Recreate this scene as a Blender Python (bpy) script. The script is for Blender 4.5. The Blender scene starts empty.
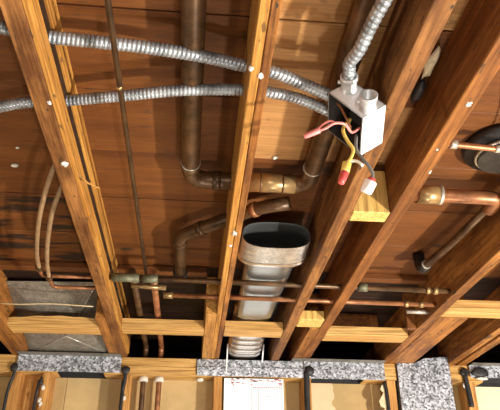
import bpy, bmesh, math, random
from mathutils import Vector, Matrix
random.seed(7)
S = bpy.context.scene
COL = S.collection
# ------------------------------------------------------------------ camera
cam = bpy.data.cameras.new('camera')
cam.sensor_fit = 'HORIZONTAL'; cam.sensor_width = 36.0; cam.lens = 620.0/500.0*36.0
cam.clip_start = 0.02
cam_o = bpy.data.objects.new('camera', cam); COL.objects.link(cam_o)
cam_o.location = (0, 0, 1.55)
cam_o.rotation_euler = (math.radians(90+29.094), 0, math.radians(-5.274))
S.camera = cam_o
# ------------------------------------------------------------------ world, lamps, exposure
w = bpy.data.worlds.new('world'); S.world = w; w.use_nodes = True
w.node_tree.nodes['Background'].inputs[0].default_value = (1.0, 0.85, 0.7, 1)
w.node_tree.nodes['Background'].inputs[1].default_value = 0.03
def lamp(name, loc, watt, radius, col):
    l = bpy.data.lights.new(name, 'POINT'); l.energy = watt; l.shadow_soft_size = radius; l.color = col
    o = bpy.data.objects.new(name, l); COL.objects.link(o); o.location = loc
    return o
lamp('work_lamp', (2.20, 0.30, 0.60), 285, 0.05, (1.0, 0.95, 0.88))
lamp('work_lamp', (-1.45, 0.90, 1.15), 18, 0.04, (1.0, 0.92, 0.80))
lamp('rear_fill_light', (0.10, -0.80, 1.45), 20, 0.05, (1.0, 0.97, 0.93))  # added fill behind the viewer, in place of a camera flash
lamp('wall_fill_light', (0.55, 1.45, 0.55), 26, 0.05, (1.0, 0.96, 0.90))  # added unseen light that brightens the stud wall and crosspieces
S.view_settings.view_transform = 'Standard'; S.view_settings.look = 'None'
S.view_settings.exposure = 0.95; S.view_settings.gamma = 1.0
S.view_settings.use_curve_mapping = False

# ------------------------------------------------------------------ materials
def new_mat(name):
    m = bpy.data.materials.new(name); m.use_nodes = True
    return m, m.node_tree.nodes, m.node_tree.links, m.node_tree.nodes['Principled BSDF']
def mapped(N, L, scale, rnd=True):
    tc = N.new('ShaderNodeTexCoord'); mp = N.new('ShaderNodeMapping'); mp.inputs['Scale'].default_value = scale
    if rnd:
        oi = N.new('ShaderNodeObjectInfo'); mu = N.new('ShaderNodeMath'); mu.operation = 'MULTIPLY'; mu.inputs[1].default_value = 23.0
        ad = N.new('ShaderNodeVectorMath'); ad.operation = 'ADD'
        L.new(oi.outputs['Random'], mu.inputs[0]); L.new(tc.outputs['Object'], ad.inputs[0]); L.new(mu.outputs[0], ad.inputs[1])
        L.new(ad.outputs[0], mp.inputs['Vector'])
    else:
        L.new(tc.outputs['Object'], mp.inputs['Vector'])
    return mp.outputs[0]
def noise(N, L, vec, scale, detail=4, rough=0.6):
    n = N.new('ShaderNodeTexNoise'); n.inputs['Scale'].default_value = scale
    n.inputs['Detail'].default_value = detail; n.inputs['Roughness'].default_value = rough
    L.new(vec, n.inputs['Vector']); return n.outputs['Fac']
def ramp(N, L, fac, stops):
    r = N.new('ShaderNodeValToRGB'); e = r.color_ramp.elements
    while len(e) < len(stops): e.new(0.5)
    for k, (p, c) in enumerate(stops): e[k].position = p; e[k].color = (*c, 1)
    L.new(fac, r.inputs[0]); return r.outputs[0]
def mix(N, L, fac, a, b, mode='MIX'):
    m = N.new('ShaderNodeMix'); m.data_type = 'RGBA'; m.blend_type = mode
    for sock, v in ((m.inputs[0], fac), (m.inputs[6], a), (m.inputs[7], b)):
        if isinstance(v, (int, float)): sock.default_value = v
        elif isinstance(v, tuple): sock.default_value = (*v, 1)
        else: L.new(v, sock)
    return m.outputs[2]
def bump(N, L, fac, bsdf, st, dist=0.002):
    b = N.new('ShaderNodeBump'); b.inputs['Strength'].default_value = st; b.inputs['Distance'].default_value = dist
    L.new(fac, b.inputs['Height']); L.new(b.outputs[0], bsdf.inputs['Normal'])
AX = {'x': 0, 'y': 1, 'z': 2}
def wood(name, dark, light, axis, knots=0.5, stain=0.5, marks=0.0, rough=0.62, gs=38.0, soot=False):
    m, N, L, B = new_mat(name)
    sc = [gs]*3; sc[AX[axis]] = 2.2
    grain = noise(N, L, mapped(N, L, sc), 1.0, 6, 0.62)
    col = ramp(N, L, grain, [(0.25, dark), (0.52, tuple((a+b)/2 for a, b in zip(dark, light))), (0.75, light)])
    sc2 = [150.0]*3; sc2[AX[axis]] = 5.0
    fine = noise(N, L, mapped(N, L, sc2), 1.0, 3)
    col = mix(N, L, 0.4 if gs < 20 else 0.85, col, ramp(N, L, fine, [(0.34, (0.42, 0.36, 0.30)), (0.58, (1, 1, 1))]), 'MULTIPLY')
    bs = [13.0]*3; bs[AX[axis]] = 4.0
    blotch = noise(N, L, mapped(N, L, bs), 1.0, 6, 0.75)
    col = mix(N, L, stain, col, ramp(N, L, blotch, [(0.38, (0.28, 0.20, 0.14)), (0.60, (1, 1, 1))]), 'MULTIPLY')
    if knots:
        v = N.new('ShaderNodeTexVoronoi'); v.inputs['Scale'].default_value = 1.0
        sk = [6.5]*3; sk[AX[axis]] = 4.0
        L.new(mapped(N, L, sk), v.inputs['Vector'])
        col = mix(N, L, ramp(N, L, v.outputs['Distance'], [(0.07, (knots,)*3), (0.13, (0, 0, 0))]), col, (0.035, 0.018, 0.008))
    if marks:
        sm = [70.0]*3; sm[AX[axis]] = 26.0
        mk = noise(N, L, mapped(N, L, sm), 1.0, 2, 0.5)
        col = mix(N, L, ramp(N, L, mk, [(0.655, (0, 0, 0)), (0.70, (marks,)*3)]), col, (0.05, 0.028, 0.014))
    if soot:
        ss = [26.0]*3; ss[AX[axis]] = 4.5
        sn = noise(N, L, mapped(N, L, ss), 1.0, 3, 0.6)
        col = mix(N, L, ramp(N, L, sn, [(0.48, (0, 0, 0)), (0.58, (0.93,)*3)]), col, (0.012, 0.008, 0.006))
    L.new(col, B.inputs['Base Color']); B.inputs['Roughness'].default_value = rough
    B.inputs['Specular IOR Level'].default_value = 0.3
    bump(N, L, grain, B, 0.5, 0.0025)
    return m
def plain(name, col, rough=0.5, metal=0.0, var=0.15, scale=40, bmp=0.0, spec=0.5):
    m, N, L, B = new_mat(name)
    n = noise(N, L, mapped(N, L, (scale,)*3), 1.0, 4)
    L.new(ramp(N, L, n, [(0.3, tuple(c*(1-2*var) for c in col)), (0.6, col), (0.8, tuple(min(1, c*(1+var)) for c in col))]), B.inputs['Base Color'])
    B.inputs['Roughness'].default_value = rough; B.inputs['Metallic'].default_value = metal
    B.inputs['Specular IOR Level'].default_value = spec
    if bmp: bump(N, L, n, B, bmp)
    return m
def galvanized(name, lo, hi, scale=70, rough=0.42, metal=0.75):
    m, N, L, B = new_mat(name)
    v = N.new('ShaderNodeTexVoronoi'); v.inputs['Scale'].default_value = scale; v.feature = 'F1'
    L.new(mapped(N, L, (1, 1, 1)), v.inputs['Vector'])
    sep = N.new('ShaderNodeSeparateColor'); L.new(v.outputs['Color'], sep.inputs[0])
    n = noise(N, L, mapped(N, L, (30, 30, 30)), 1.0, 5)
    col = ramp(N, L, sep.outputs[0], [(0.1, lo), (0.55, tuple((a+b)/2 for a, b in zip(lo, hi))), (0.95, hi)])
    col = mix(N, L, 0.5, col, ramp(N, L, n, [(0.35, (0.30, 0.30, 0.31)), (0.62, (1, 1, 1))]), 'MULTIPLY')
    L.new(col, B.inputs['Base Color']); B.inputs['Roughness'].default_value = rough; B.inputs['Metallic'].default_value = metal
    bump(N, L, sep.outputs[1], B, 0.25, 0.002)
    return m
M = {}
M['joist'] = wood('old_joist_wood', (0.23, 0.074, 0.011), (0.57, 0.255, 0.056), 'y', 0.7, 0.75, 1.0)
M['joist_worn'] = wood('worn_joist_wood', (0.18, 0.064, 0.014), (0.48, 0.22, 0.062), 'y', 0.7, 0.85, 1.0)
M['joist_red'] = wood('old_red_joist_wood', (0.17, 0.052, 0.010), (0.43, 0.170, 0.036), 'y', 0.5, 0.55, 0.7)
M['joist_gold'] = wood('golden_joist_wood', (0.38, 0.15, 0.022), (0.68, 0.35, 0.075), 'y', 0.4, 0.3, 0.7)
M['deck'] = wood('deck_board_wood', (0.118, 0.036, 0.0065), (0.212, 0.074, 0.0135), 'x', 0.95, 0.35, 0.5, gs=16)
M['deck_lit'] = wood('lamplit_deck_board_wood', (0.36, 0.17, 0.05), (0.52, 0.28, 0.10), 'x', 0.9, 0.25, 0.35, gs=16)  # lamplight in the bay right of the central joist, put into board colour
M['deck_sooty'] = wood('charred_deck_board_wood', (0.118, 0.036, 0.0065), (0.212, 0.074, 0.0135), 'x', 0.9, 0.35, 0.5, gs=16, soot=True)
M['wood_shade'] = wood('shade_dark_wood', (0.012, 0.006, 0.004), (0.055, 0.024, 0.011), 'x', 0.5, 0.6)  # near-black wood: darkness past the batten and joist-side shadow as colour
M['new_x'] = wood('fresh_lumber_crosswise', (0.50, 0.26, 0.060), (0.80, 0.50, 0.18), 'x', 0.6, 0.15)
M['new_z'] = wood('fresh_lumber_upright', (0.44, 0.19, 0.042), (0.78, 0.42, 0.13), 'z', 0.5, 0.3)
M['new_y'] = wood('fresh_lumber_lengthwise', (0.44, 0.19, 0.036), (0.74, 0.40, 0.11), 'y', 0.5, 0.3, 0.6)
M['yellow'] = wood('yellow_lumber', (0.70, 0.42, 0.10), (0.90, 0.60, 0.20), 'z', 0.0, 0.1)
M['galv'] = galvanized('spangled_zinc', (0.14, 0.15, 0.165), (0.82, 0.86, 0.93), 135, 0.48, 0.5)
M['galv_dull'] = galvanized('dusty_zinc', (0.17, 0.15, 0.115), (0.27, 0.245, 0.20), 160, 0.6, 0.4)
M['galv_sheet'] = galvanized('grey_sheet_zinc', (0.20, 0.18, 0.14), (0.33, 0.30, 0.245), 220, 0.45, 0.35)
M['duct'] = galvanized('duct_zinc', (0.52, 0.49, 0.43), (0.70, 0.67, 0.60), 160, 0.34, 0.75)
M['duct_shiny'] = plain('shiny_zinc', (0.70, 0.69, 0.66), 0.20, 0.95, 0.1, 40)
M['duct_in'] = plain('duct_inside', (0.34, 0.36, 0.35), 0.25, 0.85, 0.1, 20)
M['conduit'] = plain('armoured_zinc', (0.43, 0.46, 0.48), 0.38, 0.6, 0.3, 30)
M['cast'] = plain('cast_zinc', (0.72, 0.73, 0.72), 0.42, 0.35, 0.1, 30)
M['copper'] = plain('dull_copper', (0.38, 0.155, 0.062), 0.40, 0.5, 0.3, 25)
M['copper_dark'] = plain('tarnished_copper', (0.125, 0.064, 0.026), 0.40, 0.5, 0.35, 18)
M['brass'] = plain('worn_brass', (0.46, 0.29, 0.12), 0.34, 0.6, 0.3, 22)
M['green'] = plain('verdigris_fitting', (0.17, 0.165, 0.095), 0.55, 0.4, 0.3, 60)
M['solder'] = plain('solder_ring', (0.55, 0.50, 0.40), 0.4, 0.6, 0.1, 60)
M['hose'] = plain('pale_tube', (0.31, 0.19, 0.095), 0.5, 0.0, 0.2, 30)
M['iron'] = plain('black_iron', (0.035, 0.030, 0.026), 0.45, 0.5, 0.3, 40)
M['black'] = plain('black_sheath', (0.018, 0.017, 0.017), 0.55, 0.0, 0.3, 60)
M['white_paint'] = plain('white_steel', (0.92, 0.93, 0.94), 0.35, 0.1, 0.03, 20)
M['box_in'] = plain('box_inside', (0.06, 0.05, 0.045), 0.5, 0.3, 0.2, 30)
M['red'] = plain('red_plastic', (0.75, 0.10, 0.09), 0.4, 0, 0.1, 40)
M['pink'] = plain('faded_red_plastic', (0.80, 0.24, 0.21), 0.45, 0, 0.1, 60)
M['yellow_p'] = plain('yellow_plastic', (0.85, 0.62, 0.14), 0.4, 0, 0.1, 60)
M['white_p'] = plain('white_plastic', (0.92, 0.90, 0.86), 0.4, 0, 0.03, 60)
M['grey_p'] = plain('grey_wire', (0.20, 0.20, 0.19), 0.45, 0, 0.1, 60)
M['sheet'] = plain('white_sheet', (0.92, 0.93, 0.93), 0.6, 0, 0.03, 12)
M['ink'] = plain('red_ink', (0.30, 0.012, 0.025), 0.6, 0, 0.2, 80)
M['ink_grey'] = plain('grey_ink', (0.20, 0.19, 0.21), 0.6, 0, 0.2, 80)
M['tan'] = plain('tan_board', (0.52, 0.36, 0.16), 0.85, 0, 0.08, 9, 0.1)
M['tan2'] = plain('dark_tan_board', (0.46, 0.31, 0.13), 0.85, 0, 0.08, 9, 0.1)
M['pinkboard'] = plain('pinkish_paper', (0.76, 0.50, 0.30), 0.85, 0, 0.06, 9, 0.1)
M['cream'] = plain('cream_board', (0.80, 0.68, 0.44), 0.85, 0, 0.05, 9, 0.1)
M['plaster'] = plain('plaster', (0.72, 0.66, 0.56), 0.9, 0, 0.2, 120, 0.6)
M['paper'] = plain('torn_paper', (0.72, 0.58, 0.36), 0.9, 0, 0.15, 50, 0.3)
M['concrete'] = plain('grey_concrete', (0.22, 0.20, 0.18), 0.9, 0, 0.2, 6, 0.3)
M['darkwall'] = plain('void_dark_surface', (0.03, 0.026, 0.022), 0.9, 0, 0.3, 6, 0.3)  # darkness of the space behind the stud wall, put into the colour
M['twine'] = plain('pale_twine', (0.55, 0.42, 0.24), 0.8, 0, 0.2, 60)

# ------------------------------------------------------------------ mesh helpers (all in world metres)
def bm_box(bm, x0, x1, y0, y1, z0, z1, bev=0.0, rot=None):
    vs = [bm.verts.new((x, y, z)) for x in (x0, x1) for y in (y0, y1) for z in (z0, z1)]
    for f in ((0, 1, 3, 2), (4, 6, 7, 5), (0, 4, 5, 1), (2, 3, 7, 6), (0, 2, 6, 4), (1, 5, 7, 3)):
        bm.faces.new([vs[i] for i in f])
    if rot:
        c = Vector(((x0+x1)/2, (y0+y1)/2, (z0+z1)/2))
        bmesh.ops.rotate(bm, verts=vs, cent=c, matrix=rot)
    if bev:
        es = {e for v in vs for e in v.link_edges}
        bmesh.ops.bevel(bm, geom=list(es), offset=bev, segments=1, affect='EDGES')
def box(x0, x1, y0, y1, z0, z1, bev=0.0015, rot=None):
    bm = bmesh.new(); bm_box(bm, x0, x1, y0, y1, z0, z1, bev, rot); return bm
def frame_dirs(pts):
    n = len(pts); T = []
    for i in range(n):
        a = pts[max(i-1, 0)]; b = pts[min(i+1, n-1)]; T.append((b-a).normalized())
    u = Vector((0, 0, 1)) if abs(T[0].z) < 0.9 else Vector((1, 0, 0))
    out = []
    for t in T:
        u = (u - t*u.dot(t)).normalized(); out.append((u.copy(), t.cross(u)))
    return out
def bm_tube(bm, pts, rad, seg=12, cap=True):
    pts = [Vector(p) for p in pts]; fr = frame_dirs(pts); rings = []
    for i, (p, (u, v)) in enumerate(zip(pts, fr)):
        r = rad[i] if isinstance(rad, (list, tuple)) else rad
        rings.append([bm.verts.new(p + (u*math.cos(a)+v*math.sin(a))*r) for a in [2*math.pi*k/seg for k in range(seg)]])
    for a, b in zip(rings, rings[1:]):
        for k in range(seg):
            f = bm.faces.new((a[k], a[(k+1) % seg], b[(k+1) % seg], b[k])); f.smooth = True
    if cap: bm.faces.new(rings[0][::-1]); bm.faces.new(rings[-1])
def tube(pts, rad, seg=12, cap=True):
    bm = bmesh.new(); bm_tube(bm, pts, rad, seg, cap); return bm
def spline(pts, step=0.01):
    pts = [Vector(p) for p in pts]; out = []
    P = [pts[0]*2-pts[1]] + pts + [pts[-1]*2-pts[-2]]
    for i in range(1, len(P)-2):
        p0, p1, p2, p3 = P[i-1:i+3]; n = max(2, int((p2-p1).length/step))
        for k in range(n):
            t = k/n
            out.append(0.5*((2*p1)+(p2-p0)*t+(2*p0-5*p1+4*p2-p3)*t*t+(3*p1-p0-3*p2+p3)*t**3))
    out.append(pts[-1]); return out
def resample(pts, step):
    out = [pts[0].copy()]; acc = 0.0
    for a, b in zip(pts, pts[1:]):
        d = (b-a).length; 
        if d < 1e-9: continue
        t = step-acc
        while t <= d: out.append(a+(b-a)*(t/d)); t += step
        acc = (acc+d) % step
    return out
def armoured(pts, r, pitch=0.0085, depth=0.10, seg=16, per=6):
    pts = resample(spline(pts, 0.004), pitch/per); fr = frame_dirs(pts)
    bm = bmesh.new(); rings = []
    for i, (p, (u, v)) in enumerate(zip(pts, fr)):
        ring = []
        for k in range(seg):
            a = 2*math.pi*k/seg
            ph = (i/per + k/seg) % 1.0
            rr = r*(1-depth+2*depth*math.sin(math.pi*ph)**0.6)
            ring.append(bm.verts.new(p+(u*math.cos(a)+v*math.sin(a))*rr))
        rings.append(ring)
    for a, b in zip(rings, rings[1:]):
        for k in range(seg):
            f = bm.faces.new((a[k], a[(k+1) % seg], b[(k+1) % seg], b[k])); f.smooth = True
    bm.faces.new(rings[0][::-1]); bm.faces.new(rings[-1])
    return bm
def bend(pts, r=0.03, n=6):
    """polyline with its corners rounded to radius-like cut r"""
    pts = [Vector(p) for p in pts]; out = [pts[0]]
    for a, b, c in zip(pts, pts[1:], pts[2:]):
        p = b+(a-b).normalized()*r; q = b+(c-b).normalized()*r
        for k in range(n+1):
            t = k/n; out.append(p*(1-t)**2+b*2*t*(1-t)+q*t*t)
    out.append(pts[-1]); return out
def blob(c, r, sq=(1, 1, 1), seed=0, lump=0.25):
    bm = bmesh.new(); bmesh.ops.create_icosphere(bm, subdivisions=2, radius=r); rn = random.Random(seed)
    for v in bm.verts:
        v.co *= 1+lump*(rn.random()-0.5); v.co = Vector([a*b for a, b in zip(v.co, sq)])+Vector(c)
    for f in bm.faces: f.smooth = True
    return bm
def prism(poly, y0, y1):
    """closed outline in x,z given thickness along y"""
    bm = bmesh.new()
    a = [bm.verts.new((x, y0, z)) for x, z in poly]; b = [bm.verts.new((x, y1, z)) for x, z in poly]
    bm.faces.new(a); bm.faces.new(b[::-1]); n = len(poly)
    for k in range(n): bm.faces.new((a[k], b[k], b[(k+1) % n], a[(k+1) % n]))
    return bm
# ------------------------------------------------------------------ object helpers
def put(name, bm, mat, parent=None, origin=None):
    bmesh.ops.recalc_face_normals(bm, faces=bm.faces)
    me = bpy.data.meshes.new(name)
    if parent is not None and origin is None: o0 = Vector(parent['_o'])
    elif origin is not None: o0 = Vector(origin)
    else:
        xs = [v.co for v in bm.verts]
        o0 = Vector(((min(v.x for v in xs)+max(v.x for v in xs))/2, (min(v.y for v in xs)+max(v.y for v in xs))/2, min(v.z for v in xs)))
    bmesh.ops.translate(bm, verts=bm.verts, vec=-o0)
    bm.to_mesh(me); bm.free(); me.materials.append(M[mat] if isinstance(mat, str) else mat)
    o = bpy.data.objects.new(name, me); COL.objects.link(o)
    if parent is not None:
        o.parent = parent; o.location = o0-Vector(parent['_o'])
    else: o.location = o0
    o['_o'] = list(o0)
    return o
def tag(o, label=None, cat=None, group=None, kind=None):
    if label: o['label'] = label
    if cat: o['category'] = cat
    if group: o['group'] = group
    if kind: o['kind'] = kind
    return o
def thing(name, loc, label=None, cat=None, group=None, kind=None):
    o = bpy.data.objects.new(name, None); COL.objects.link(o); o.location = loc; o['_o'] = list(loc); o.empty_display_size = 0.05
    return tag(o, label, cat, group, kind)

HZ = 2.2987          # underside of the joists
DZ = HZ+0.15         # underside of the floor deck above
WY = 2.77            # front of the stud wall
# ================================================================== THE SETTING
tag(put('floor', box(-2.2, 2.6, -2.2, 4.8, -0.1, 0, 0), 'concrete'), 'bare grey concrete basement floor', kind='structure')
tag(put('wall_left', box(-2.3, -2.2, -2.2, 4.8, 0, 2.75, 0), 'concrete'), 'grey basement wall on the left', kind='structure')
tag(put('wall_right', box(2.6, 2.7, -2.2, 4.8, 0, 2.75, 0), 'concrete'), 'grey basement wall on the right', kind='structure')
tag(put('wall_front', box(-2.2, 2.6, -2.3, -2.2, 0, 2.75, 0), 'concrete'), 'grey basement wall behind the viewer', kind='structure')
tag(put('wall_far', box(-2.2, 2.6, 4.8, 4.9, 0, 2.75, 0), 'darkwall'), 'wall far behind the stud wall, coloured near black for the dark void', kind='structure')
ceil = thing('ceiling', (0, 1.3, DZ), 'brown plank subfloor seen from below between the joists', kind='structure')
put('subfloor_backing', box(-2.2, 2.6, -2.2, 4.8, DZ+0.025, DZ+0.06, 0), 'darkwall', ceil)
seam0, pitch_b = 0.867, 0.2443
for k in range(-12, 16):
    y0 = seam0+k*pitch_b; y1 = y0+pitch_b
    if y0 < -2.19 or y1 > 4.79: continue
    g0 = 0.0022 if k in (0, 3) else 0.0007
    g1 = 0.0022 if k+1 in (0, 3) else 0.0007
    cuts = [-2.19, -0.31, 0.096, random.choice((0.367, 0.50)), random.choice((0.878, 1.19)), 2.59]
    for a, b in zip(cuts, cuts[1:]):
        put('plank', box(a+0.0008, b-0.0008, y0+g0, y1-g1, DZ+random.uniform(-0.001, 0.001), DZ+0.022, 0.0012), 'wood_shade' if y0 > 2.05 else 'deck_sooty' if (a < -2 and y0 > 1.55) else 'deck_lit' if a == 0.096 and y0 < 1.3 else 'deck', ceil, origin=(a, y0, DZ))
for a, b in ((-0.708, -0.331), (-0.290, 0.036), (0.523, 0.857)):
    put('batten', box(a, b, 2.085, 2.125, DZ-0.022, DZ-0.001), 'deck', ceil)

# stud wall at the end of the joists
wall = thing('wall_back', (0, WY, 0), 'open stud wall carrying the joists, tan wallboard behind it', kind='structure')
for a, b in ((-2.19, -0.584), (-0.386, 0.535), (0.775, 0.926), (1.180, 1.330), (1.52, 2.59)):
    put('top_plate', box(a, b, WY, WY+0.089, 2.2225, 2.2603, 0.002), 'new_x', wall, origin=(a, WY, 2.22))
    put('top_plate', box(a, b, WY+0.001, WY+0.089, 2.2607, HZ-0.0004, 0.002), 'new_x', wall, origin=(a, WY, 2.26))
put('bottom_plate', box(-2.19, 2.59, WY, WY+0.089, 0, 0.038, 0.002), 'new_x', wall)
for x0, x1 in ((-1.21, -1.172), (-0.776, -0.738), (-0.644, -0.606), (-0.303, -0.265), (0.094, 0.132), (0.492, 0.530), (0.876, 0.916), (1.243, 1.288), (1.70, 1.738), (2.1, 2.138)):
    put('stud', box(x0, x1, WY+0.001, WY+0.089, 0.038, 2.2222, 0.002), 'new_z', wall, origin=(x0, WY, 0.04))
for x0, x1, mt in ((-2.19, -0.69, 'tan2'), (-0.688, -0.555, 'tan2'), (-0.553, -0.284, 'tan'), (-0.282, 0.113, 'tan'), (0.115, 0.50, 'tan'), (0.502, 0.896, 'tan2'), (0.898, 1.262, 'tan2'), (1.264, 2.59, 'cream')):
    put('wallboard', box(x0, x1, WY+0.0895, WY+0.102, 0.0, 2.2222, 0.0), mt, wall, origin=(x0, WY, 0))
rn = random.Random(3)
edge = [(0.648+rn.uniform(-0.010, 0.010), 2.2220-0.016*i) for i in range(140)]
put('torn_face_paper', prism([(0.5305, 2.2220)]+edge+[(0.5305, 0.02)], WY+0.0872, WY+0.0893), 'pinkboard', wall)
bits = [(0.868, 2.205), (0.850, 2.198), (0.842, 2.180), (0.856, 2.165), (0.846, 2.150), (0.832, 2.128), (0.838, 2.105), (0.855, 2.098), (0.846, 2.080), (0.852, 2.05), (0.874, 2.04), (0.874, 2.12), (0.866, 2.125), (0.860, 2.15), (0.869, 2.16), (0.874, 2.19)]
put('torn_wallboard_edge', prism(bits, WY-0.004, WY+0.002), 'paper', wall)
put('blocking', box(-0.7378, -0.6442, WY+0.05, WY+0.0885, 0.04, 2.2222, 0.002), 'new_z', wall)

# ================================================================== JOISTS
def joist(x0, x1, y0, y1, label, mat='joist', group='ceiling joists', z0=HZ, z1=DZ-0.0012, name='joist', parts=False):
    if parts:
        t = thing(name, ((x0+x1)/2, (y0+y1)/2, z0), label, 'joist', group)
        put('beam', box(x0, x1, y0, y1, z0, z1, 0.002), mat, t, origin=(x0, y0, z0)); return t
    return tag(put(name, box(x0, x1, y0, y1, z0, z1, 0.002), mat, origin=(x0, y0, z0)), label, 'joist', group)
YB, YE = -2.15, WY+0.085
def dab(t, x, y, z, r, seed, sq=(.8, 1.3, .4)): put('plaster_dab', blob((x, y, z), r*0.85, sq, seed, 1.0), 'plaster', t)
joist(-0.750, -0.711, YB, YE, 'joist at the far left edge with the twine tied near it', 'joist')
j1 = joist(-0.3291, -0.2925, YB, YE, 'worn left joist with a splinter and a white plaster dab, curved tubes behind it', 'joist_worn', parts=True)
put('side_strip', box(-0.2922, -0.2810, YB, 2.72, HZ+0.0005, HZ+0.046, 0.0015), 'joist_gold', j1, origin=(-0.29, 0, HZ))
put('side_shadow_strip', box(-0.2923, -0.2905, YB, 2.72, HZ+0.0465, HZ+0.098, 0), 'wood_shade', j1, origin=(-0.29, 0, HZ))  # shadow above the side strip, painted as a dark strip
put('lit_side_strip', box(-0.2923, -0.2845, YB, 2.72, HZ+0.0985, DZ-0.002, 0.001), 'joist_gold', j1, origin=(-0.291, 0.4, HZ))  # upper side of the joist, its lit look put into golden wood
dab(j1, -0.303, 1.190, HZ-0.001, 0.011, 1); dab(j1, -0.297, 0.975, HZ, 0.006, 2)
put('splinter', tube([(-0.284, 1.235, HZ+0.004), (-0.262, 1.262, HZ-0.004), (-0.236, 1.282, HZ-0.006)], [0.003, 0.0026, 0.001], 6), 'new_y', j1)
jc = joist(0.0785, 0.0962, YB, YE, 'golden central joist right of the long thin pipe, seam along its underside', 'joist_gold', parts=True)
put('sister_board', box(0.0972, 0.1145, YB, YE, HZ+0.0015, DZ-0.0015, 0.002), 'joist', jc, origin=(0.1, YB, HZ))
dab(jc, 0.080, 0.842, HZ, 0.006, 3); dab(jc, 0.098, 0.862, HZ, 0.007, 4); dab(jc, 0.096, 1.50, HZ, 0.010, 5); dab(jc, 0.090, 1.58, HZ, 0.007, 6)
joist(0.3487, 0.3859, YB, YE, 'joist carrying the white junction box, to the right of the open oval duct', 'joist_worn')
j4 = joist(0.4837, 0.5209, YB, YE, 'broad reddish joist to the right of the yellow wood block', 'joist_red', parts=True)
dab(j4, 0.505, 0.905, HZ, 0.008, 8); dab(j4, 0.50, 1.06, HZ, 0.004, 9); dab(j4, 0.515, 1.15, HZ, 0.005, 10)
joist(0.859, 0.8963, YB, YE, 'right joist directly above the tall spangled metal duct', 'joist')
joist(1.172, 1.208, 0.2, YE, 'brown joist above the right end of the stud wall', 'joist')
G2 = 'lapping joists from beyond the wall'
joist(-0.790, -0.7520, 2.2, 4.7, 'lapping joist along the left side of the far left joist', 'joist', G2, name='lapped_joist')
joist(-0.368, -0.3295, 2.2475, 4.7, 'lapping joist along the left side of the worn left joist', 'joist', G2, name='lapped_joist')
joist(0.0385, 0.0780, 2.17, 4.7, 'lapping joist along the left side of the golden central joist', 'new_y', G2, name='lapped_joist')
joist(0.4440, 0.4832, 2.30, 4.7, 'lapping joist between the broad reddish joist and its short crosspiece', 'joist', G2, name='lapped_joist')
joist(0.8985, 1.008, 2.13, 4.7, 'wide lapping timber along the right joist above the tall duct', 'joist', G2, name='lapped_joist')
joist(1.222, 1.262, 1.5, 4.7, 'lapping joist at the far right above the wall', 'joist', G2, name='lapped_joist')
# flat blocking between the joists
def blocking(x0, x1, y0, label, mat='new_x', z1=HZ+0.038, dy=0.089, cat='blocking'):
    tag(put('blocking', box(x0+0.0005, x1-0.0005, y0, y0+dy, HZ+0.0003, z1, 0.003), mat, origin=(x0, y0, HZ)), label, cat, 'crosspieces nailed between the joists')
# the left one keeps its wavy bark edge
bm = box(-0.7105, -0.3685, 2.355, 2.455, HZ+0.0003, HZ+0.040, 0.0)
bmesh.ops.subdivide_edges(bm, edges=[e for e in bm.edges if abs(e.verts[0].co.x-e.verts[1].co.x) > 0.1], cuts=14)
for v in bm.verts:
    if v.co.z > HZ+0.03 and v.co.y < 2.36:
        s = (v.co.x+0.52)/0.19; v.co.z += 0.010*math.cos(s*1.8)-0.010+0.0015*math.sin(v.co.x*70)
tag(put('blocking', bm, 'new_x'), 'crosspiece with a wavy bark edge in front of the creased metal panel', 'blocking', 'crosspieces nailed between the joists')
blocking(-0.2832, 0.0385, 2.345, 'long crosspiece with a dark knot below the twin copper pipes')
blocking(0.1150, 0.3487, 2.340, 'crosspiece running under the ribbed metal duct')
blocking(0.3863, 0.4835, 2.195, 'shortest crosspiece, wedged beside the lapping joist', 'yellow')
blocking(0.5195, 0.8602, 2.365, 'crosspiece with a butt joint left of the tall duct')
blocking(0.8965, 1.1718, 2.030, 'crosspiece at the right edge above the tall duct')
tag(put('wood_block', box(0.3864, 0.4832, 1.350, 1.400, HZ-0.001, HZ+0.128, 0.003), 'yellow', origin=(0.39, 1.35, HZ)), 'bright yellow wood block set between two joists below the wire nuts', 'wood block')
tag(put('insulation_scrap', blob((0.462, 0.945, DZ-0.016), 0.014, (0.8, 3.0, 0.8), 71, 0.6), 'paper'), 'cream scrap stuck in the gap left of the broad reddish joist', 'scrap')
tag(put('dark_gap_patch', blob((0.468, 1.035, DZ-0.015), 0.015, (0.8, 2.6, 0.9), 72, 0.4), 'black'), 'black patch standing for the dark gap left of the broad reddish joist', 'dark gap')  # black blob put in for the darkness of a deck gap
for k, (x, y, r_) in enumerate(((-0.497, 1.446, 0.008), (0.190, 1.345, 0.006), (-0.47, 1.36, 0.004))):
    put('plaster_dab', blob((x, y, DZ-0.002), r_, (1.2, 1, 0.7), 80+k, 0.5), 'plaster', ceil)
tag(put('header_board', box(0.5215, 0.790, 2.53, 2.55, HZ+0.045, DZ-0.0015, 0.002), 'joist_red'), 'grainy upright board behind the crosspiece left of the tall duct', 'board')
tag(put('cleat', box(0.822, 0.8585, 2.262, 2.288, HZ+0.001, DZ-0.0015, 0.002), 'joist_red'), 'short upright cleat against the right joist behind the pipe ends', 'cleat')

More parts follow.
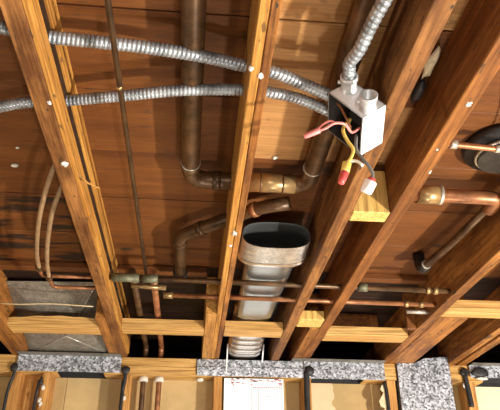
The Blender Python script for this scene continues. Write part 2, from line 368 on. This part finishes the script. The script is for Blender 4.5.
# ================================================================== CONDUITS AND JUNCTION BOX
CZ_ = HZ+0.085
tag(put('flexible_conduit', armoured([(-0.70, 0.80, CZ_), (-0.378, 0.869, CZ_), (-0.304, 0.885, CZ_), (-0.201, 0.891, CZ_), (-0.108, 0.898, CZ_), (-0.003, 0.913, CZ_), (0.076, 0.932, CZ_), (0.137, 0.941, CZ_-0.004), (0.190, 0.955, CZ_-0.014), (0.262, 0.968, 2.347)], 0.0118), 'conduit'),
    'upper of the two armoured conduits crossing the joists to the junction box', 'conduit', 'armoured conduits')
tag(put('flexible_conduit', armoured([(-0.72, 1.23, CZ_), (-0.438, 1.109, CZ_), (-0.360, 1.085, CZ_), (-0.295, 1.074, CZ_), (-0.178, 1.048, CZ_), (-0.052, 1.018, CZ_), (0.082, 1.004, CZ_), (0.134, 1.003, CZ_-0.003), (0.199, 1.009, CZ_-0.012), (0.270, 1.012, 2.342)], 0.0113), 'conduit'),
    'lower of the two armoured conduits crossing the joists to the junction box', 'conduit', 'armoured conduits')
a = Vector((0.543, -0.268, -0.796)).normalized(); b = Vector((0.171, 0.965, -0.198)).normalized()
b = (b-a*b.dot(a)).normalized(); c = a.cross(b); c = c if c.x > 0 else -c
Bc = Vector((0.296, 0.911, 2.256)); La, Lb, Lc = 0.10, 0.10, 0.058
A0 = Bc-a*La
jb = thing('junction_box', Bc, 'white steel junction box with loose wires and wire nuts hanging out', 'junction box')
def quad_slab(P, u, v, n, th):
    bm = bmesh.new(); vs = [bm.verts.new(P+u*i+v*j+n*k*th) for i in (0, 1) for j in (0, 1) for k in (0, 1)]
    for f in ((0, 1, 3, 2), (4, 6, 7, 5), (0, 4, 5, 1), (2, 3, 7, 6), (0, 2, 6, 4), (1, 5, 7, 3)): bm.faces.new([vs[i] for i in f])
    return bm
th = 0.0022
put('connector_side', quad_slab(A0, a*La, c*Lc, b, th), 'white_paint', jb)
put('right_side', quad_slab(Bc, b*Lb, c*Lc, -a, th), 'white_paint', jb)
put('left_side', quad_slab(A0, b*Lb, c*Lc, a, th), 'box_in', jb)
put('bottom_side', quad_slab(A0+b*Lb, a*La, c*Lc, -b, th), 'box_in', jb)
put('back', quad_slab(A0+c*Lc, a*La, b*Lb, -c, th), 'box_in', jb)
put('rim', tube([A0+b*Lb, A0, Bc, Bc+b*Lb, A0+b*Lb], 0.0012, 6), 'conduit', jb)
heads = []
for s, t in ((0.20, 0.58), (0.86, 0.42)):
    p = A0+a*La*s+c*Lc*t
    bm = bmesh.new(); n = 20
    prof = [(0.0170, 0), (0.0170, 0.004), (0.0152, 0.006), (0.0152, 0.024), (0.0172, 0.026), (0.0172, 0.034), (0.0136, 0.034), (0.0132, 0.004)]
    rings = []
    for r_, h_ in prof: rings.append([bm.verts.new(p-b*h_+(a*math.cos(2*math.pi*k/n)+c*math.sin(2*math.pi*k/n))*r_) for k in range(n)])
    for q, r2 in zip(rings, rings[1:]):
        for k in range(n):
            f = bm.faces.new((q[k], q[(k+1) % n], r2[(k+1) % n], r2[k])); f.smooth = True
    bm.faces.new(rings[-1])
    cn = put('connector', bm, 'cast', jb)
    put('screw', tube([p-b*0.018-c*0.010-a*0.010, p-b*0.018-c*0.015-a*0.015], 0.004, 8), 'cast', cn)
    heads.append(p-b*0.03)
h0 = heads[0]
tag(put('flexible_conduit', armoured([h0, h0-b*0.02, h0-b*0.035, (0.276, 0.826, 2.345), (0.281, 0.788, 2.349), (0.287, 0.745, 2.352), (0.294, 0.705, 2.353), (0.305, 0.62, 2.355), (0.315, 0.5, 2.356)], 0.0114, 0.0128, 0.12), 'conduit'),
    'bright armoured conduit rising from the junction box to the top edge', 'conduit', 'armoured conduits')
ctr = Bc-a*0.045+b*0.05
def wire(pts, r, mat, nut=None, label=None):
    o = put('wire', tube(spline(pts, 0.004), r, 8), mat, jb)
    if label: o['label'] = label
    if nut:
        for (q0, q1, r0, r1, m2) in nut:
            q0 = Vector(q0); q1 = Vector(q1); d = q1-q0
            k = put('wire_nut', tube([q0, q0+d*0.06, q0+d*0.75, q0+d*0.95, q1], [r0*0.7, r0, (r0+r1)/2, r1, r1*0.5], 10), m2, o)
    return o

wire([(0.300, 0.950, 2.262), (0.279, 0.934, 2.239), (0.261, 0.912, 2.240), (0.240, 0.905, 2.236), (0.222, 0.903, 2.222), (0.208, 0.907, 2.217)], 0.0026, 'pink', [((0.212, 0.905, 2.219), (0.183, 0.914, 2.208), 0.0058, 0.0042, 'pink')], 'faded red wire with its wire nut')
wire([(0.245, 0.906, 2.2365), (0.231, 0.905, 2.240), (0.218, 0.904, 2.231), (0.208, 0.905, 2.220)], 0.0022, 'pink')
wire([(0.285, 0.955, 2.285), (0.267, 0.948, 2.256), (0.273, 0.950, 2.232), (0.283, 0.949, 2.211), (0.277, 0.949, 2.191), (0.267, 0.948, 2.176)], 0.0034, 'yellow_p',
     [((0.269, 0.947, 2.180), (0.264, 0.954, 2.160), 0.0088, 0.0082, 'yellow_p'), ((0.265, 0.953, 2.163), (0.255, 0.956, 2.137), 0.0082, 0.0058, 'red')], 'yellow twisted wire with a red tipped wire nut')
wire([(0.297, 0.965, 2.255), (0.291, 0.956, 2.219), (0.299, 0.955, 2.198), (0.310, 0.953, 2.179), (0.318, 0.956, 2.162), (0.314, 0.958, 2.148)], 0.0032, 'grey_p',
     [((0.316, 0.957, 2.154), (0.313, 0.960, 2.147), 0.0070, 0.0085, 'red'), ((0.314, 0.959, 2.149), (0.304, 0.969, 2.128), 0.0125, 0.0110, 'white_p')], 'grey wire with a white wire nut')
wire([(0.277, 0.958, 2.190), (0.289, 0.952, 2.186), (0.299, 0.950, 2.175)], 0.0030, 'white_p')
wire([(0.262, 0.958, 2.325), (0.263, 0.940, 2.303), (0.272, 0.938, 2.275), (0.282, 0.946, 2.255)], 0.0024, 'copper')

# ================================================================== PIPES
def pipe(name, pts, r, mat, label, rings=(), fit='solder', bend_r=0.03, seg=14, group=None, parts=()):
    pts = [Vector(p) for p in pts]
    t = thing(name, pts[0], label, 'pipe', group)
    put('pipe_run', tube(bend(pts, bend_r), r, seg), mat, t)
    for p, q, rr, m2, nm in rings:
        put(nm, tube([p, q], rr, seg), m2, t)
    return t
# big drain: comes from the viewer, turns right, turns back
Zp = 2.405
pipe('drain_pipe', [(-0.026, -1.2, Zp), (-0.028, 1.405, Zp), (0.285, 1.405, Zp), (0.277, -1.2, Zp)], 0.0235, 'copper_dark', 'thick dark drain pipe bending right behind the golden central joist',
     [((-0.0280, 1.322, Zp), (-0.028, 1.326, Zp), 0.0255, 'solder', 'solder_ring'), ((-0.028, 1.328, Zp), (-0.028, 1.350, Zp), 0.0258, 'copper_dark', 'elbow_collar'),
      ((0.030, 1.405, Zp), (0.052, 1.405, Zp), 0.0262, 'copper_dark', 'elbow_collar'), ((0.125, 1.405, Zp), (0.250, 1.405, Zp), 0.0258, 'brass', 'sleeve'),
      ((0.155, 1.405, Zp), (0.159, 1.405, Zp), 0.0272, 'copper_dark', 'joint_ring'), ((0.215, 1.405, Zp), (0.219, 1.405, Zp), 0.0272, 'copper_dark', 'joint_ring'),
      ((0.2830, 1.320, Zp), (0.283, 1.324, Zp), 0.0255, 'solder', 'solder_ring')], bend_r=0.05)
pipe('waste_pipe', [(-0.058, 2.04, 2.400), (-0.057, 1.735, 2.400), (0.175, 1.530, 2.400), (0.250, 1.50, 2.400)], 0.0195, 'copper_dark', 'mid-sized dark pipe with an elbow running diagonally behind the central joist',
     [((-0.058, 2.02, 2.4), (-0.058, 2.045, 2.4), 0.026, 'iron', 'end_flange'), ((-0.0575, 1.79, 2.4), (-0.0575, 1.775, 2.4), 0.0222, 'copper_dark', 'elbow_collar'),
      ((0.000, 1.6846, 2.4), (0.014, 1.6723, 2.4), 0.0222, 'copper_dark', 'elbow_collar'), ((0.150, 1.552, 2.4), (0.162, 1.5415, 2.4), 0.0225, 'copper', 'joint_ring')], bend_r=0.035)
dp = pipe('drain_pipe', [(0.5215, 1.392, 2.385), (0.808, 1.395, 2.385), (0.808, 1.46, 2.385)], 0.0195, 'copper', 'copper drain pipe with a pale coupling between the two right joists',
     [((0.578, 1.3925, 2.385), (0.640, 1.393, 2.385), 0.0255, 'brass', 'coupling'), ((0.636, 1.393, 2.385), (0.646, 1.393, 2.385), 0.0262, 'solder', 'coupling_lip'),
      ((0.7665, 1.853, 2.388), (0.7655, 1.859, 2.388), 0.0165, 'solder', 'solder_ring')], bend_r=0.028)
put('thin_branch', tube([(0.806, 1.44, 2.388), (0.790, 1.68, 2.388), (0.766, 1.87, 2.388)], 0.0125, 12), 'copper_dark', dp)
put('end_elbow', tube(bend([(0.7665, 1.858, 2.388), (0.763, 1.895, 2.388), (0.760, 1.898, DZ-0.001)], 0.018), 0.0200, 12), 'iron', dp)
pipe('water_pipe', [(0.5215, 1.146, 2.38), (0.626, 1.154, 2.38), (0.80, 1.168, 2.38), (0.8585, 1.172, 2.38)], 0.0075, 'copper', 'thin copper pipe at the right edge in front of the round dark flange',
     [((0.522, 1.146, 2.38), (0.560, 1.149, 2.38), 0.0115, 'green', 'fitting'), ((0.575, 1.150, 2.38), (0.592, 1.1515, 2.38), 0.0105, 'solder', 'fitting'), ((0.688, 1.159, 2.38), (0.700, 1.160, 2.38), 0.0095, 'solder', 'fitting')])
# round flange of a soil pipe coming through the deck
fl = thing('soil_pipe_flange', (0.755, 1.235, DZ), 'round dark iron pipe flange at the right edge under the deck', 'pipe flange')
def lathe(cx, cy, prof, n=36):
    bm = bmesh.new(); rings = [[bm.verts.new((cx+r_*math.cos(2*math.pi*k/n), cy+r_*math.sin(2*math.pi*k/n), z_)) for k in range(n)] for r_, z_ in prof]
    for q, r2 in zip(rings, rings[1:]):
        for k in range(n):
            f = bm.faces.new((q[k], q[(k+1) % n], r2[(k+1) % n], r2[k])); f.smooth = True
    bm.faces.new(rings[0][::-1]); bm.faces.new(rings[-1]); return bm
put('flange', lathe(0.755, 1.235, [(0.098, DZ-0.002), (0.100, DZ-0.012), (0.094, DZ-0.022), (0.070, DZ-0.028), (0.066, DZ-0.045)]), 'iron', fl)
put('bright_rim', lathe(0.755, 1.235, [(0.070, DZ-0.030), (0.0725, DZ-0.032), (0.0725, DZ-0.036), (0.070, DZ-0.038)]), 'solder', fl)
tag(put('wire', tube(spline([(0.655, 1.02, DZ-0.002), (0.69, 1.06, DZ-0.02), (0.715, 1.115, DZ-0.03), (0.74, 1.17, DZ-0.05)]), 0.0016, 6), 'twine'), 'thin pale wire hanging above the thin copper pipe at right', 'wire')
# supply lines running across, bored through the joists
Zs = HZ+0.020
pipe('water_pipe', [(-0.283, 1.892, Zs), (0.8585, 1.914, Zs)], 0.0088, 'copper_dark', 'upper of the two long supply pipes crossing behind the joists',
     [((-0.272, 1.8925, Zs), (-0.185, 1.894, Zs), 0.0140, 'green', 'coupling'), ((-0.173, 1.894, Zs), (-0.125, 1.895, Zs), 0.0140, 'green', 'tee'), ((0.540, 1.908, Zs), (0.570, 1.908, Zs), 0.0138, 'green', 'fitting'),
      ((0.775, 1.912, Zs), (0.787, 1.912, Zs), 0.0130, 'brass', 'fitting'), ((0.800, 1.913, Zs), (0.815, 1.913, Zs), 0.0130, 'brass', 'fitting')], group='long supply pipes')
pipe('water_pipe', [(-0.108, 2.040, Zs), (0.8585, 2.049, Zs)], 0.0082, 'copper', 'lower of the two long supply pipes, redder, capped at its left end',
     [((-0.112, 2.040, Zs), (-0.080, 2.0404, Zs), 0.0112, 'brass', 'end_cap'), ((0.742, 2.048, Zs), (0.757, 2.048, Zs), 0.0118, 'brass', 'fitting'), ((0.795, 2.0485, Zs), (0.812, 2.0485, Zs), 0.0118, 'brass', 'fitting')], group='long supply pipes')
pipe('pipe_stub', [(-0.216, 1.960, Zs), (-0.101, 1.972, Zs)], 0.0080, 'brass', 'short pale pipe stub under the green couplings')
pipe('pipe_stub', [(0.776, 2.128, Zs), (0.8585, 2.128, Zs)], 0.0075, 'solder', 'short shiny pipe stub beside the upright cleat')
tp = pipe('water_pipe', [(-0.1675, -1.5, HZ+0.037), (-0.1640, 1.885, HZ+0.037)], 0.0056, 'copper_dark', 'long thin copper pipe running lengthwise below both conduits',
     [((-0.166, 0.955, HZ+0.037), (-0.166, 0.963, HZ+0.037), 0.0064, 'brass', 'solder_spot')])
for x, lab in ((-0.215, 'darker of the two riser pipes, nearest the left stud'), (-0.146, 'brighter of the two riser pipes, right of its twin')):
    m_ = 'copper_dark' if x < -0.2 else 'copper'
    pipe('riser_pipe', [(x, 2.812, 0.3), (x, 2.812, Zs+0.040), (x, 1.93, Zs+0.040)], 0.0118, m_, lab,
         [((x, 2.812, 2.2005), (x, 2.812, 2.2220), 0.0195, 'plaster', 'caulk_ring')], group='riser pipes in the stud wall')
tag(put('caulk_plug', blob((0.035, 2.805, 2.2135), 0.016, (1.1, 1, 0.6), 21, 0.2), 'plaster'), 'white plug under the plate left of the white sheet', 'plug')
Zh = HZ+0.05
def hose(pts, run, label):
    t = thing('supply_tube', Vector(pts[0]), label, 'pipe', 'curved supply tubes at left')
    put('tube', tube(spline(pts, 0.012), 0.0066, 12), 'hose', t)
    put('copper_run', tube(bend(run, 0.022), 0.0066, 12), 'copper', t)
    put('collar', tube([run[0], Vector(run[0])+(Vector(run[1])-Vector(run[0])).normalized()*0.02], 0.0112, 12), 'copper_dark', t)
hose([(-0.326, 1.240, Zh+0.035), (-0.334, 1.262, Zh+0.03), (-0.372, 1.348, Zh+0.01), (-0.417, 1.480, Zh), (-0.458, 1.631, Zh), (-0.496, 1.807, Zh), (-0.510, 1.915, Zh)], [(-0.510, 1.900, Zh), (-0.512, 1.975, Zh), (-0.283, 1.972, Zh)], 'outer of the two curved pale tubes left of the worn joist')
hose([(-0.327, 1.335, Zh+0.03), (-0.341, 1.369, Zh+0.02), (-0.393, 1.505, Zh), (-0.442, 1.695, Zh), (-0.475, 1.859, Zh), (-0.486, 1.962, Zh-0.012)], [(-0.4855, 1.950, Zh-0.012), (-0.488, 2.045, Zh-0.012), (-0.283, 2.038, Zh-0.012)], 'inner of the two curved pale tubes left of the worn joist')
tag(put('twine', tube(spline([(-0.709, 2.20, HZ+0.030), (-0.63, 2.185, HZ+0.022), (-0.52, 2.18, HZ+0.026), (-0.369, 2.19, HZ+0.024)], 0.03), 0.0028, 6), 'twine'), 'pale twine stretched in front of the bark-edged crosspiece', 'twine')

# ================================================================== SHEET METAL
# oval duct boot
def loft(secs, closed_ends=False):
    bm = bmesh.new(); rings = [[bm.verts.new(p) for p in s_] for s_ in secs]
    for q, r2 in zip(rings, rings[1:]):
        n = len(q)
        for k in range(n):
            f = bm.faces.new((q[k], q[(k+1) % n], r2[(k+1) % n], r2[k])); f.smooth = True
    if closed_ends: bm.faces.new(rings[0][::-1]); bm.faces.new(rings[-1])
    return bm
def superell(cx, cz, hw, hh, y, e, tilt=0.0, n=48):
    out = []
    for k in range(n):
        t = 2*math.pi*k/n; c_, s_ = math.cos(t), math.sin(t)
        x = cx+hw*math.copysign(abs(c_)**e, c_); z = cz+hh*math.copysign(abs(s_)**e, s_)
        out.append((x, y+tilt*(z-cz), z))
    return out
od = thing('oval_duct', (0.228, 1.63, 2.32), 'open oval metal duct boot facing out between two joists', 'duct')
cx0 = 0.2290
put('collar', loft([superell(cx0, 2.362, 0.1000, 0.0425, 1.628, 0.72), superell(cx0, 2.362, 0.1020, 0.0435, 1.632, 0.72), superell(cx0, 2.361, 0.1035, 0.0445, 1.70, 0.70), superell(cx0, 2.360, 0.1060, 0.0470, 1.735, 0.66), superell(cx0, 2.360, 0.1060, 0.0470, 1.745, 0.66), superell(cx0, 2.361, 0.0980, 0.0440, 1.762, 0.60), superell(cx0, 2.365, 0.0800, 0.0380, 1.775, 0.5)]), 'duct', od)
put('collar_lip', loft([superell(cx0, 2.360, 0.1045, 0.0465, 1.728, 0.66), superell(cx0, 2.360, 0.1090, 0.0500, 1.735, 0.66), superell(cx0, 2.360, 0.1090, 0.0500, 1.748, 0.66), superell(cx0, 2.360, 0.1000, 0.0455, 1.758, 0.64)]), 'duct_shiny', od)
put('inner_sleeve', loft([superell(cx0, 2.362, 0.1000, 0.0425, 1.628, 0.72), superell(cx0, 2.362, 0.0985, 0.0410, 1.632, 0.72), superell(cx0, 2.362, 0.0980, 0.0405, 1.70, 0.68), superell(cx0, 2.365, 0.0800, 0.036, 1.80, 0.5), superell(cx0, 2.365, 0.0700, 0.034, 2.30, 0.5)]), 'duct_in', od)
def gore(y0, y1, hw0, hw1, zb0, zb1, nm='gore'):
    s_ = []
    for k in range(7):
        t = k/6; y = y0+(y1-y0)*t; hw = hw0+(hw1-hw0)*t; zb = zb0+(zb1-zb0)*t; zt = 2.418
        s_.append(superell(cx0+0.002, (zb+zt)/2, hw, (zt-zb)/2, y, 0.38))
    lip = superell(cx0+0.002, (zb1+2.418)/2, hw1*0.90, (2.418-zb1)/2-0.010, y1+0.008, 0.38)
    put(nm, loft(s_+[lip]), 'duct', od)
gore(1.768, 1.905, 0.080, 0.0755, 2.345, 2.333)
gore(1.890, 2.050, 0.0700, 0.0690, 2.352, 2.336)
gore(2.035, 2.290, 0.0690, 0.0670, 2.357, 2.340)
secs = []
for k in range(61):
    t = k/60; y = 2.27+0.52*t; rb = 0.0075*math.sin(t*2*math.pi*10)
    secs.append(superell(cx0, 2.384-0.040*max(0.0, (t-0.30)/0.70), 0.070+rb, 0.036+rb, y, 0.62))
put('ribbed_sleeve', loft(secs, True), 'duct_shiny', od)
for x, zt, zb, dx in ((0.150, 2.36, 2.238, -0.004), (0.312, 2.36, 2.285, -0.006)):
    put('hanger_strap', quad_slab(Vector((x, 2.735, zt)), Vector((0.0055, 0, 0)), Vector((dx, 0.012, zb-zt)), Vector((0, 1, 0)), 0.0012), 'white_p', od)
# creased sheet panel closing the left joist bay
bm = bmesh.new()
P4 = [(-0.7095, 2.24, DZ-0.020), (-0.3700, 2.22, DZ-0.020), (-0.3700, 2.755, HZ+0.006), (-0.7095, 2.755, HZ+0.006)]
vs = [bm.verts.new(p) for p in P4]; cc = bm.verts.new((-0.520, 2.53, HZ+0.014))
for k in range(4): bm.faces.new((vs[k], vs[(k+1) % 4], cc))
g = bmesh.ops.extrude_face_region(bm, geom=bm.faces[:]); bmesh.ops.translate(bm, verts=[v for v in g['geom'] if isinstance(v, bmesh.types.BMVert)], vec=(0, 0, 0.0015))
cs = tag(put('creased_metal_sheet', bm, 'galv_sheet'), 'dusty grey sheet metal panel with crossed creases between the left joists', 'metal panel')
cs['_o'] = list(cs.location)
for p in P4[2:]+[P4[1]]: put('crease', tube([Vector(p)+(Vector((-0.520, 2.53, HZ+0.014))-Vector(p))*0.03, (-0.520, 2.53, HZ+0.0135)], 0.0022, 6), 'duct', cs)
GG = 'spangled metal duct heads on the wall plate'
def duct_head(x0, x1, z0, z1, label, throat=None, fx=(0, 0)):
    t = thing('sheet_metal_duct', ((x0+x1)/2, WY-0.012, z0), label, 'duct', GG)
    put('face', box(x0, x1, WY-0.0125, WY-0.0105, z0, z1, 0.0005), 'galv', t, origin=(x0, WY, z0))
    put('top_flange', box(x0+fx[0], x1+fx[1], WY-0.058, WY-0.0127, z1-0.003, z1-0.0012, 0.0004), 'galv_dull', t)
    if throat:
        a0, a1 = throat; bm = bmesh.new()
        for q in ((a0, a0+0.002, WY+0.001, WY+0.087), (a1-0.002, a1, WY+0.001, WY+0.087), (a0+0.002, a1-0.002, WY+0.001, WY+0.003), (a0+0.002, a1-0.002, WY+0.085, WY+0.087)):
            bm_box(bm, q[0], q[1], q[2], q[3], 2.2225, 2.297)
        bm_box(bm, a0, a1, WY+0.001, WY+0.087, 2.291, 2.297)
        put('throat', bm, 'black', t)  # coloured black for the shade inside the slot
duct_head(-0.757, -0.313, 2.2250, 2.2975, 'wide spangled metal duct head at left under the creased panel', (-0.583, -0.387))
duct_head(0.5000, 0.868, 2.2190, 2.2975, 'spangled metal duct head above the torn pinkish wallboard', (0.536, 0.774), (-0.06, 0))
duct_head(1.270, 1.640, 2.2400, 2.2985-0.001, 'spangled metal duct head at the right edge of the wall', (1.331, 1.519))
td = thing('duct_stack', (1.053, WY, 1.0), 'tall spangled metal duct running down the wall from the right joist', 'duct', GG)
put('front_face', prism([(0.929, 0.9), (1.174, 0.9), (1.174, 2.333), (1.060, 2.322), (1.010, 2.2975), (0.929, 2.2975)], WY-0.014, WY-0.012), 'galv', td)
put('side', box(0.929, 0.931, WY-0.0118, WY+0.088, 0.9, 2.2973, 0), 'galv_dull', td)
put('side', box(1.172, 1.174, WY-0.0118, WY+0.088, 0.9, 2.333, 0), 'galv_dull', td)
put('back_face', box(0.931, 1.172, WY+0.086, WY+0.088, 0.9, 2.2973, 0), 'galv_dull', td)
# bright metal strip across the plate in front of the ribbed sleeve
st = thing('metal_strip', (0.255, WY-0.005, 2.222), 'shiny bent metal strip across the plate above the white sheet', 'metal strip')
put('upper_leaf', box(0.018, 0.498, WY-0.006, WY-0.0045, 2.262, 2.2960, 0.0005), 'galv', st, origin=(0.02, WY, 2.26))
put('lower_leaf', quad_slab(Vector((0.020, WY-0.0075, 2.222)), Vector((0.478, 0, 0)), Vector((0, -0.004, 0.0385)), Vector((0, 1, 0)), 0.0015), 'galv', st)
ws = thing('white_sheet', (0.272, WY-0.004, 1.2), 'white printed sheet covering the stud bay below the oval duct', 'sheet')
put('sheet', box(0.1405, 0.404, WY-0.0045, WY-0.0012, 1.2, 2.2150, 0.0008), 'sheet', ws)
rn = random.Random(11)
bm = bmesh.new()
for k in range(26):
    x = 0.150+rn.random()*0.235; z = 2.212-abs(rn.gauss(0, 0.012)); l = rn.uniform(0.004, 0.02)
    if z < 2.12: continue
    bm_box(bm, x, min(x+l, 0.40), WY-0.0052, WY-0.0046, z-0.0019, z+0.0019)
for k in range(14):
    x = 0.268+k*0.0095; bm_box(bm, x, x+0.006, WY-0.0052, WY-0.0046, 2.176-0.0020, 2.176+0.0020)
put('red_print', bm, 'ink', ws)['kind'] = 'stuff'
bm = bmesh.new()
for x in (0.262, 0.292): bm_box(bm, x, x+0.002, WY-0.0052, WY-0.0046, 2.04, 2.172)
for k in range(24):
    x = 0.312+rn.random()*0.075; z = 2.165-rn.random()*0.10; bm_box(bm, x, x+rn.uniform(0.003, 0.010), WY-0.0052, WY-0.0046, z-0.0008, z+0.0008)
for k in range(18):
    x = 0.145+rn.random()*0.24; z = 2.2105-rn.random()*0.008; bm_box(bm, x, x+rn.uniform(0.004, 0.014), WY-0.0052, WY-0.0046, z-0.001, z+0.001)
put('grey_print', bm, 'ink_grey', ws)['kind'] = 'stuff'
# black cables stapled down the studs
def cable(pts, r, label, head=None, hr=0.018):
    t = thing('cable', Vector(pts[-1]), label, 'cable', 'black cables on the studs')
    put('sheath', tube(spline(pts, 0.02), r, 8), 'black', t)
    if head: put('clamp', blob(head, hr, (1, 0.5, 1), int(head[0]*1000) % 97, 0.25), 'black', t)
yc = WY-0.008
cable([(-0.765, yc-0.006, 2.245), (-0.762, yc-0.004, 2.21), (-0.775, yc, 2.15), (-0.778, yc, 2.05), (-0.775, yc, 1.5), (-0.775, yc, 0.4)], 0.0068, 'black cable on the leftmost stud with a round clamp at its top', (-0.765, yc-0.006, 2.238), 0.018)
cable([(-0.644, yc, 2.200), (-0.648, yc, 2.17), (-0.657, yc, 2.12), (-0.657, yc, 1.5), (-0.657, yc, 0.4)], 0.0058, 'thin black cable with pale plaster crumbs on the second stud', (-0.647, yc, 2.178), 0.0125)
cable([(-0.291, yc-0.006, 2.245), (-0.290, yc-0.004, 2.20), (-0.296, yc, 2.14), (-0.298, yc, 2.05), (-0.298, yc, 0.4)], 0.0075, 'black cable with a round clamp on the stud below the worn left joist', (-0.291, yc-0.006, 2.236), 0.0185)
cable([(0.508, yc-0.008, 2.250), (0.509, yc-0.004, 2.21), (0.508, yc, 2.12), (0.512, yc, 1.8), (0.512, yc, 0.4)], 0.0125, 'thick black cable below the joint of strip and duct head', (0.522, yc-0.010, 2.252), 0.022)
cable([(0.861, yc, 2.214), (0.868, yc, 2.18), (0.870, yc, 2.10), (0.870, yc, 1.8), (0.870, yc, 0.4)], 0.0085, 'black cable along the stud with the torn wallboard edge')
cable([(1.244, yc-0.002, 2.262), (1.246, yc, 2.22), (1.250, yc, 2.17), (1.252, yc, 2.125), (1.252, yc, 2.11)], [0.011, 0.012, 0.013, 0.012, 0.011] and 0.0120, 'short black cable end on the stud right of the tall duct', (1.244, yc-0.002, 2.262), 0.021)
tag(put('tar_patch', blob((1.312, WY-0.020, 2.262), 0.040, (1, 0.22, 0.62), 31, 0.3), 'black'), 'black tar patch on the duct head at the right edge', 'patch')
tag(put('plaster_scrap', blob((1.318, WY-0.020, 2.2335), 0.028, (1, 0.3, 0.28), 33, 0.4), 'plaster'), 'white plaster scrap just under the black tar patch', 'plaster')
for k, (x, z) in enumerate(((-0.634, 2.158), (-0.640, 2.105), (-0.634, 2.09), (-0.288, 2.12), (1.236, 2.205))):
    put('plaster_crumb', blob((x, WY-0.003, z), 0.008, (1, 0.5, 1.5), 50+k, 0.6), 'plaster', wall)
for o in bpy.data.objects:
    if '_o' in o: del o['_o']
